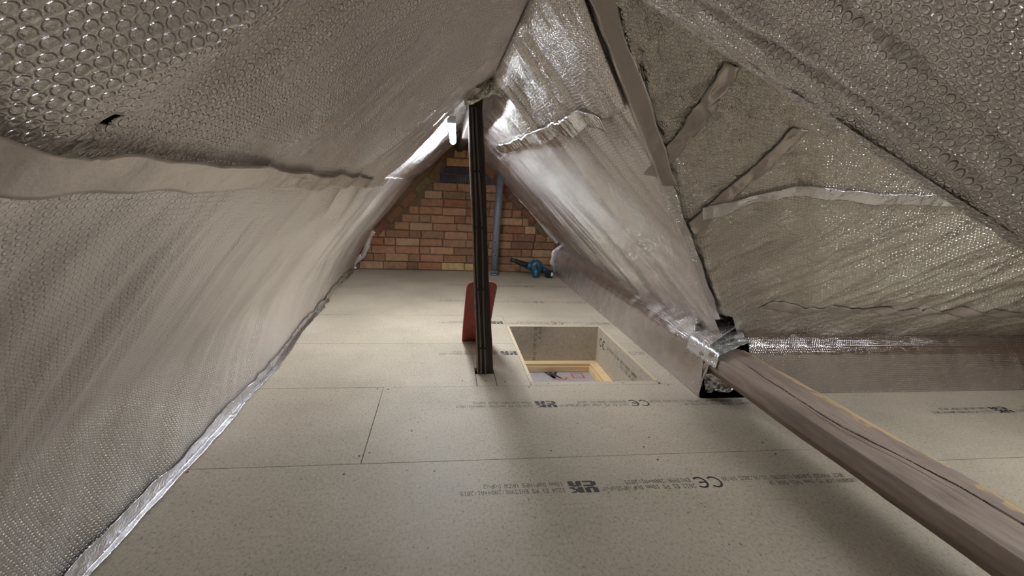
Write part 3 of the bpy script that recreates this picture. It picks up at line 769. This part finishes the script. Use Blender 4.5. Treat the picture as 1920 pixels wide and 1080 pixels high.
# hewn timber beam
def hewn_beam():
    ys = np.linspace(-.45, 1.93, 420)
    # cross-section (x,z): start lower left, up the left face, over the top, down the right, back
    cs = np.array([(1.222, .108), (1.170, .160), (1.166, .190), (1.172, .216), (1.19, .2195), (1.34, .2225), (1.372, .216), (1.386, .195), (1.388, .14), (1.375, .108), (1.222, .108)])
    L = np.concatenate([[0], np.cumsum(np.hypot(*np.diff(cs, axis=0).T))])
    s = np.concatenate([np.linspace(0, L[3], 22, endpoint=False), np.linspace(L[3], L[6], 160, endpoint=False), np.linspace(L[6], L[-1], 30, endpoint=False)])
    cx = np.interp(s, L, cs[:, 0]); cz = np.interp(s, L, cs[:, 1])
    Yg, Sg = np.meshgrid(ys, s, indexing='ij')
    X = np.repeat(cx[None], len(ys), 0); Z = np.repeat(cz[None], len(ys), 0)
    c0 = np.array([1.28, .165]); R = np.stack([X-c0[0], Z-c0[1]], -1); R /= np.linalg.norm(R, axis=2, keepdims=True)
    d = .004*pn(Yg*3.2, Sg*9, 201) + .0014*pn(Yg*9, Sg*28, 202) + .0005*pn(Yg*22, Sg*90, 203)
    d += .006*pn(Yg*2.3, Sg*0+3, 204)*sst(L[2]-.03, L[3]+.01, Sg)*sst(L[3]+.04, L[3]+.01, Sg)
    top = (Z > .212)
    crk = np.interp(Yg, [.3, .77, .91, 1.03, 1.12, 1.22, 1.33, 1.47, 1.62, 1.74], [1.315, 1.300, 1.296, 1.275, 1.255, 1.243, 1.240, 1.246, 1.251, 1.256]) + .003*pn(Yg*9, Yg*0, 205)
    crk2 = crk - .022 - .03*(1.25-Yg)
    wdt = .0018+.0012*np.abs(pn(Yg*3, Yg*0, 206))
    cd_ = -1.0*top*.020*np.exp(-((X-crk)/wdt)**2)*sst(1.85, 1.6, Yg)
    d -= top*.004*np.exp(-((X-crk2)/.0012)**2)*sst(1.5, 1.35, Yg)*sst(.8, 1.0, Yg)
    # adze bites
    for (yy, xx, rr) in ((1.20, 1.215, .03), (1.05, 1.32, .02), (.86, 1.20, .03), (1.55, 1.23, .015), (.70, 1.30, .03)):
        q = np.hypot((Yg-yy)*.5, X-xx)/rr; d -= top*.004*np.exp(-q*q)*(1+.8*ridged(Yg*20, X*90, 207))
    X0 = X.copy()
    X = X + R[..., 0]*d; Z = Z + R[..., 1]*d + cd_
    n, m = X.shape; idx = np.arange(n*m).reshape(n, m); nx = np.roll(idx, -1, axis=1)
    f = np.stack([idx[:-1], nx[:-1], nx[1:], idx[1:]], -1).reshape(-1, 4)
    SS = Sg[:-1].ravel(); YY = Yg[:-1].ravel()
    raw = (SS > L[5]-.022) & (SS < L[7]) & ((SS-L[6])*50 + 2.6*pn(YY*4, SS*8, 208) + 1.4*pn(YY*25, SS*60, 209) > -.9)
    faces = [tuple(r) for r in f] + [tuple(idx[0][::-1]), tuple(idx[-1])]
    XX = X0[:-1].ravel(); CK = (np.abs(XX-crk[:-1].ravel()) < .0026+.0010*pn(YY*9, YY*0, 212)) & (Yg[:-1].ravel() < 1.72) & top[:-1].ravel()  # crack faces get a dark material, standing in for shade deep in the split
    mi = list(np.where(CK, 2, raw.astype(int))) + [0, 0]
    m, nt, b = new_mat('old_hewn_timber'); k = NT(nt)
    tc = k.n('ShaderNodeTexCoord').outputs['Object']
    st = k.vm('MULTIPLY', tc, (1, .09, 1))
    c = k.ramp(k.noise(st, 55, 5, .65), [(.2, srgb(112, 98, 88)), (.5, srgb(140, 124, 112)), (.8, srgb(158, 142, 129))])
    c2 = k.ramp(k.noise(k.vm('MULTIPLY', tc, (1, .4, 1)), 9, 4, .6), [(.35, (.82, .78, .75)), (.65, (1.05, 1.03, 1.0))])
    mx = k.n('ShaderNodeMix', data_type='RGBA', blend_type='MULTIPLY'); mx.inputs[0].default_value = 1; k.l(c, mx.inputs[6]); k.l(c2, mx.inputs[7])
    k.l(mx.outputs[2], b.inputs['Base Color']); b.inputs['Roughness'].default_value = .75
    k.l(k.bump(k.noise(st, 90, 4, .7), .0012, .6), b.inputs['Normal'])
    rawm = plain('raw_split_wood', srgb(172, 146, 108), .75, 0, 60, .25, .002, (1, .15, 1))
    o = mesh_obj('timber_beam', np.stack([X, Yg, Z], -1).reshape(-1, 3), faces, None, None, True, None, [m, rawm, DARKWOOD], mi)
    bm = bmesh.new(); bm.from_mesh(o.data); bmesh.ops.recalc_face_normals(bm, faces=bm.faces); bm.to_mesh(o.data); bm.free()
    return o
bo = hewn_beam(); tag(bo, 'long cracked old timber beam running low from the foil corner to the lower right', 'beam')

# ------------------------------------------------------------------ loft hatch
ht = empty('loft_hatch', (.73, 2.55, -.34), 'open square loft hatch lined with printed chipboard in the floor right of the post', 'hatch')
def pbox(name, mat, *a, parent=ht, bevel=0):
    m = MB(); m.box(*a); return m.build(name, mat, parent, bevel=bevel)
D = -.24
l1 = pbox('lining_panel', CHIP, H0X-L_, H0X, H0Y-.001, H1Y+.001, D, -.0004)
l2 = pbox('lining_panel', CHIP, H1X, H1X+L_, H0Y-.001, H1Y+L_, D, -.0004)
l3 = pbox('lining_panel', CHIP, H0X-L_, H1X, H1Y, H1Y+L_, D, -.0004)
l4 = pbox('lining_panel', CHIP, H0X-L_, H1X+L_, H0Y-L_, H0Y, D, -.001)
for a in ((H0X-L_, H0X-.001, H0Y, H1Y), (H1X+.001, H1X+L_, H0Y, H1Y+L_), (H0X, H1X, H1Y+.001, H1Y+L_)):
    m = MB(); m.box(a[0], a[1], a[2], a[3], -.0003, .0006); m.build('panel_edge', EDGE, {0: l1, 1: l2, 2: l3}[[H0X-L_, H1X+.001, H0X].index(a[0])])
for x0, x1, y0, y1, z0, z1 in ((H0X, H1X, H1Y-.052, H1Y+.03, -.262, D), (H0X, H1X, H0Y-.02, H0Y+.05, -.262, D), (H0X-.02, H0X+.05, H0Y, H1Y, -.262, D+.0002), (H1X-.052, H1X+.02, H0Y, H1Y, -.262, D+.0002),
                               (H0X+.0, H1X-.0, H1Y-.058, H1Y, -.30, -.262), (H0X, H1X, H0Y, H0Y+.07, -.30, -.262), (H0X, H0X+.07, H0Y, H1Y, -.30, -.2622), (H1X-.058, H1X, H0Y, H1Y, -.30, -.2622)):
    pbox('frame_rail', PINE, x0, x1, y0, y1, z0, z1, bevel=.002)
hp = pbox('hatch_panel', PANELM, H0X, H1X, H0Y, H1Y, -.325, -.301)
# printing on the linings
pr = Print((H0X+.17, H1Y, -.005), (0, 0, -1), (1, 0, 0), (0, -.0006, 0))
pr.text('SIDE UP', .0, .030, .0125, .019); pr.text('LIMITED 13.10.2023 19:20'[5:], .0, 0, .0122, .019); pr.mb.build('panel_printing', INK, l3)
pr = Print((H1X, H1Y-.03, -.112), (0, -1, 0), (0, 0, 1), (-.0006, 0, 0))
pr.arc(.055, .03, .030, .0085, 45, 315, None, .9); pr.arc(.112, .03, .030, .0085, 45, 315, None, .9); pr.quad([(.088, .026), (.115, .026), (.115, .034), (.088, .034)])
pr.text('13.10.2023 19:20', .175, .028, .0135, .020); pr.text('WEST FRASER EUROPE', .42, .028, .0138, .020); pr.text('THIS SIDE UP 18mm P5', .42, -.002, .0138, .020)
pr.mb.build('panel_printing', INK, l2)
# mark and red outline on the hatch panel
m = MB()
def lq(pts, mb): mb.add([(x, y, -.3005) for x, y in pts], [tuple(range(len(pts)))])
lq([(.665, 2.955), (.69, 2.955), (.735, 2.845), (.71, 2.845)], m); lq([(.70, 2.955), (.722, 2.955), (.732, 2.93), (.745, 2.955), (.765, 2.955), (.745, 2.90), (.775, 2.845), (.752, 2.845), (.735, 2.875), (.728, 2.845), (.71, 2.845)], m)
m.build('printed_mark', INK, hp)
m = MB(); lq([(.70, 2.838), (.79, 2.838), (.80, 2.86), (.812, 2.86), (.795, 2.825), (.70, 2.828)], m)
X0, X1, Y0, Y1, q = .845, .925, 2.845, 2.925, .007
for a in ((X0, X1, Y0, Y0+q), (X0, X1, Y1-q, Y1), (X0, X0+q, Y0, Y1), (X1-q, X1, Y0, Y1)): lq([(a[0], a[2]), (a[1], a[2]), (a[1], a[3]), (a[0], a[3])], m)
m.build('printed_mark', REDPAINT, hp)

# ------------------------------------------------------------------ red tile leaning on the back of the post
def red_tile():
    nx, nz = 24, 44; vs, fs = [], []
    wv_, Hh = .150, .565
    for j in range(nz+1):
        t = j/nz
        inset = 0
        if t > .90: inset = .030*(1-math.sqrt(max(0, 1-((t-.90)/.10)**2)))
        for i in range(nx+1):
            s = i/nx*2-1
            x = .112 + wv_/2 + s*(wv_/2-inset) + .003*t
            bow = .012*(1-s*s) + .012*math.sin(t*3)
            y = 2.700 - .375*t + bow*.9; z = .0 + .425*t + bow*.6*min(1, t*5)
            vs.append((x, y, z))
    for j in range(nz):
        for i in range(nx): fs.append((j*(nx+1)+i, j*(nx+1)+i+1, (j+1)*(nx+1)+i+1, (j+1)*(nx+1)+i))
    o = mesh_obj('roof_tile', vs, fs, REDC, smooth=True); s = o.modifiers.new('thick', 'SOLIDIFY'); s.thickness = .009; s.offset = -1
    return tag(o, 'red brown curved slab leaning against the back of the dark post', 'tile')
red_tile()

# ------------------------------------------------------------------ soil pipe by the gable
vp = empty('vent_pipe', (.50, 4.80, 0), 'grey plastic vent pipe standing before the brick gable', 'pipe')
mb = MB(); mb.tube([(.505, 4.80, .002), (.512, 4.80, .5), (.535, 4.80, 1.07)], .036, 28); mb.build('pipe_tube', PIPE, vp, smooth=True)
mb = MB()
for z in (.012, .038): mb.tube([(.505, 4.80, z-.008), (.505, 4.80, z-.004), (.505, 4.80, z+.004), (.505, 4.80, z+.008)], [.037, .043, .043, .037], 28)
mb.build('pipe_collar', PIPE, vp, smooth=True)
for (x, z) in ((.50, .34), (.492, .245), (.505, .21)):
    m = MB(); m.tube([(x, 4.765, z), (x, 4.7625, z)], .006, 10); m.build('screw_hole', BLACKP, vp)

# ------------------------------------------------------------------ blower
bl = empty('garden_blower', (.95, 4.74, 0), 'blue and black cordless blower lying by the right end of the brick gable', 'blower')
mb = MB(); mb.tube([(.655, 4.70, .180), (.70, 4.705, .168), (.80, 4.72, .132), (.835, 4.725, .122)], [.017, .021, .030, .033], 18); mb.build('nozzle', BLACKP, bl, smooth=True)
mb = MB(); mb.tube([(.825, 4.723, .125), (.85, 4.73, .118), (.88, 4.735, .108)], [.036, .037, .045], 18); mb.build('nozzle_collar', BLUEP, bl, smooth=True)
mb = MB(); mb.tube([(.925, 4.68, .112), (.925, 4.69, .112), (.925, 4.72, .112), (.925, 4.77, .112), (.925, 4.79, .112)], [.035, .058, .068, .066, .045], 28); mb.build('fan_housing', BLUEP, bl, smooth=True)
mb = MB()
for k_ in range(7):
    a = k_/7*math.pi*2; mb.tube([(.925, 4.678, .112), (.925+.03*math.cos(a), 4.680, .112+.03*math.sin(a))], .003, 6)
mb.tube([(.925, 4.682, .112), (.925, 4.674, .112)], [.012, .010], 14); mb.build('intake_grille', BLACKP, bl)
mb = MB(); mb.tube([(.922, 4.715, .118), (.922, 4.715, .03), (.922, 4.715, .006), (.922, 4.715, .001)], [.036, .036, .034, .028], 24); mb.build('motor_housing', BLUEP, bl, smooth=True)
mb = MB(); mb.tube([(.96, 4.725, .118), (.985, 4.73, .10), (1.01, 4.735, .082), (1.04, 4.74, .07)], [.026, .023, .022, .024], 16); mb.build('handle', BLUEP, bl, smooth=True)
mb = MB(); mb.tube([(.985, 4.715, .072), (.99, 4.712, .058)], [.010, .007], 10); mb.build('trigger', BLACKP, bl, smooth=True)
mb = MB(); mb.box(1.025, 1.098, 4.69, 4.77, .002, .082); mb.build('battery', BLACKP, bl, bevel=.008)
mb = MB(); mb.box(1.075, 1.092, 4.687, 4.691, .022, .060); mb.build('battery_label', WHITEP, bl, bevel=.001)

# ------------------------------------------------------------------ batten lights
def batten(loc, rz, length, strength, label, col=(.88, .93, 1.0)):
    b = empty('batten_light', loc, label, 'light')
    mb = MB(); mb.box(-.020, .020, -length/2, length/2, .0, .022); h = mb.build('housing', WHITEP, None, bevel=.003)
    mb = MB(); n = 9; vs, fs = [], []
    for yy in (-length/2+.004, length/2-.004):
        for i in range(n): a = math.pi*i/(n-1); vs.append((.019*math.cos(a), yy, -.024*math.sin(a)))
    for i in range(n-1): fs.append((i, i+1, n+i+1, n+i))
    fs += [tuple(range(n)), tuple(range(2*n-1, n-1, -1))]
    mb.add(vs, fs); d = mb.build('diffuser', emis('lit_diffuser', col, strength), None)
    mb = MB(); 
    parts = [h, d]
    for s in (-1, 1):
        mb = MB(); mb.box(-.021, .021, s*length/2-.004, s*length/2+.004, -.010, .023); parts.append(mb.build('end_cap', WHITEP, None, bevel=.002))
        mb = MB(); mb.box(-.010, .010, s*length*.3-.01, s*length*.3+.01, .02, .05); parts.append(mb.build('mounting_clip', WHITEP, None))
    for o in parts: o.parent = b
    b.rotation_euler = (0, 0, rz)
    return b
batten((.033, 2.90, 1.185), -.022, 1.10, LAMP_MAIN, 'glowing white batten light under the ridge left of the post head')
batten((2.2, .90, 1.20), math.pi/2, 1.2, FILL_WING, 'added unseen batten light along the ridge of the side wing')  # added out of view, for the soft shadow under the beam
batten((.15, -.75, 1.24), 0, 1.2, FILL_REAR, 'added unseen batten light along the ridge behind the camera')  # added out of view as fill for the near floor and foil
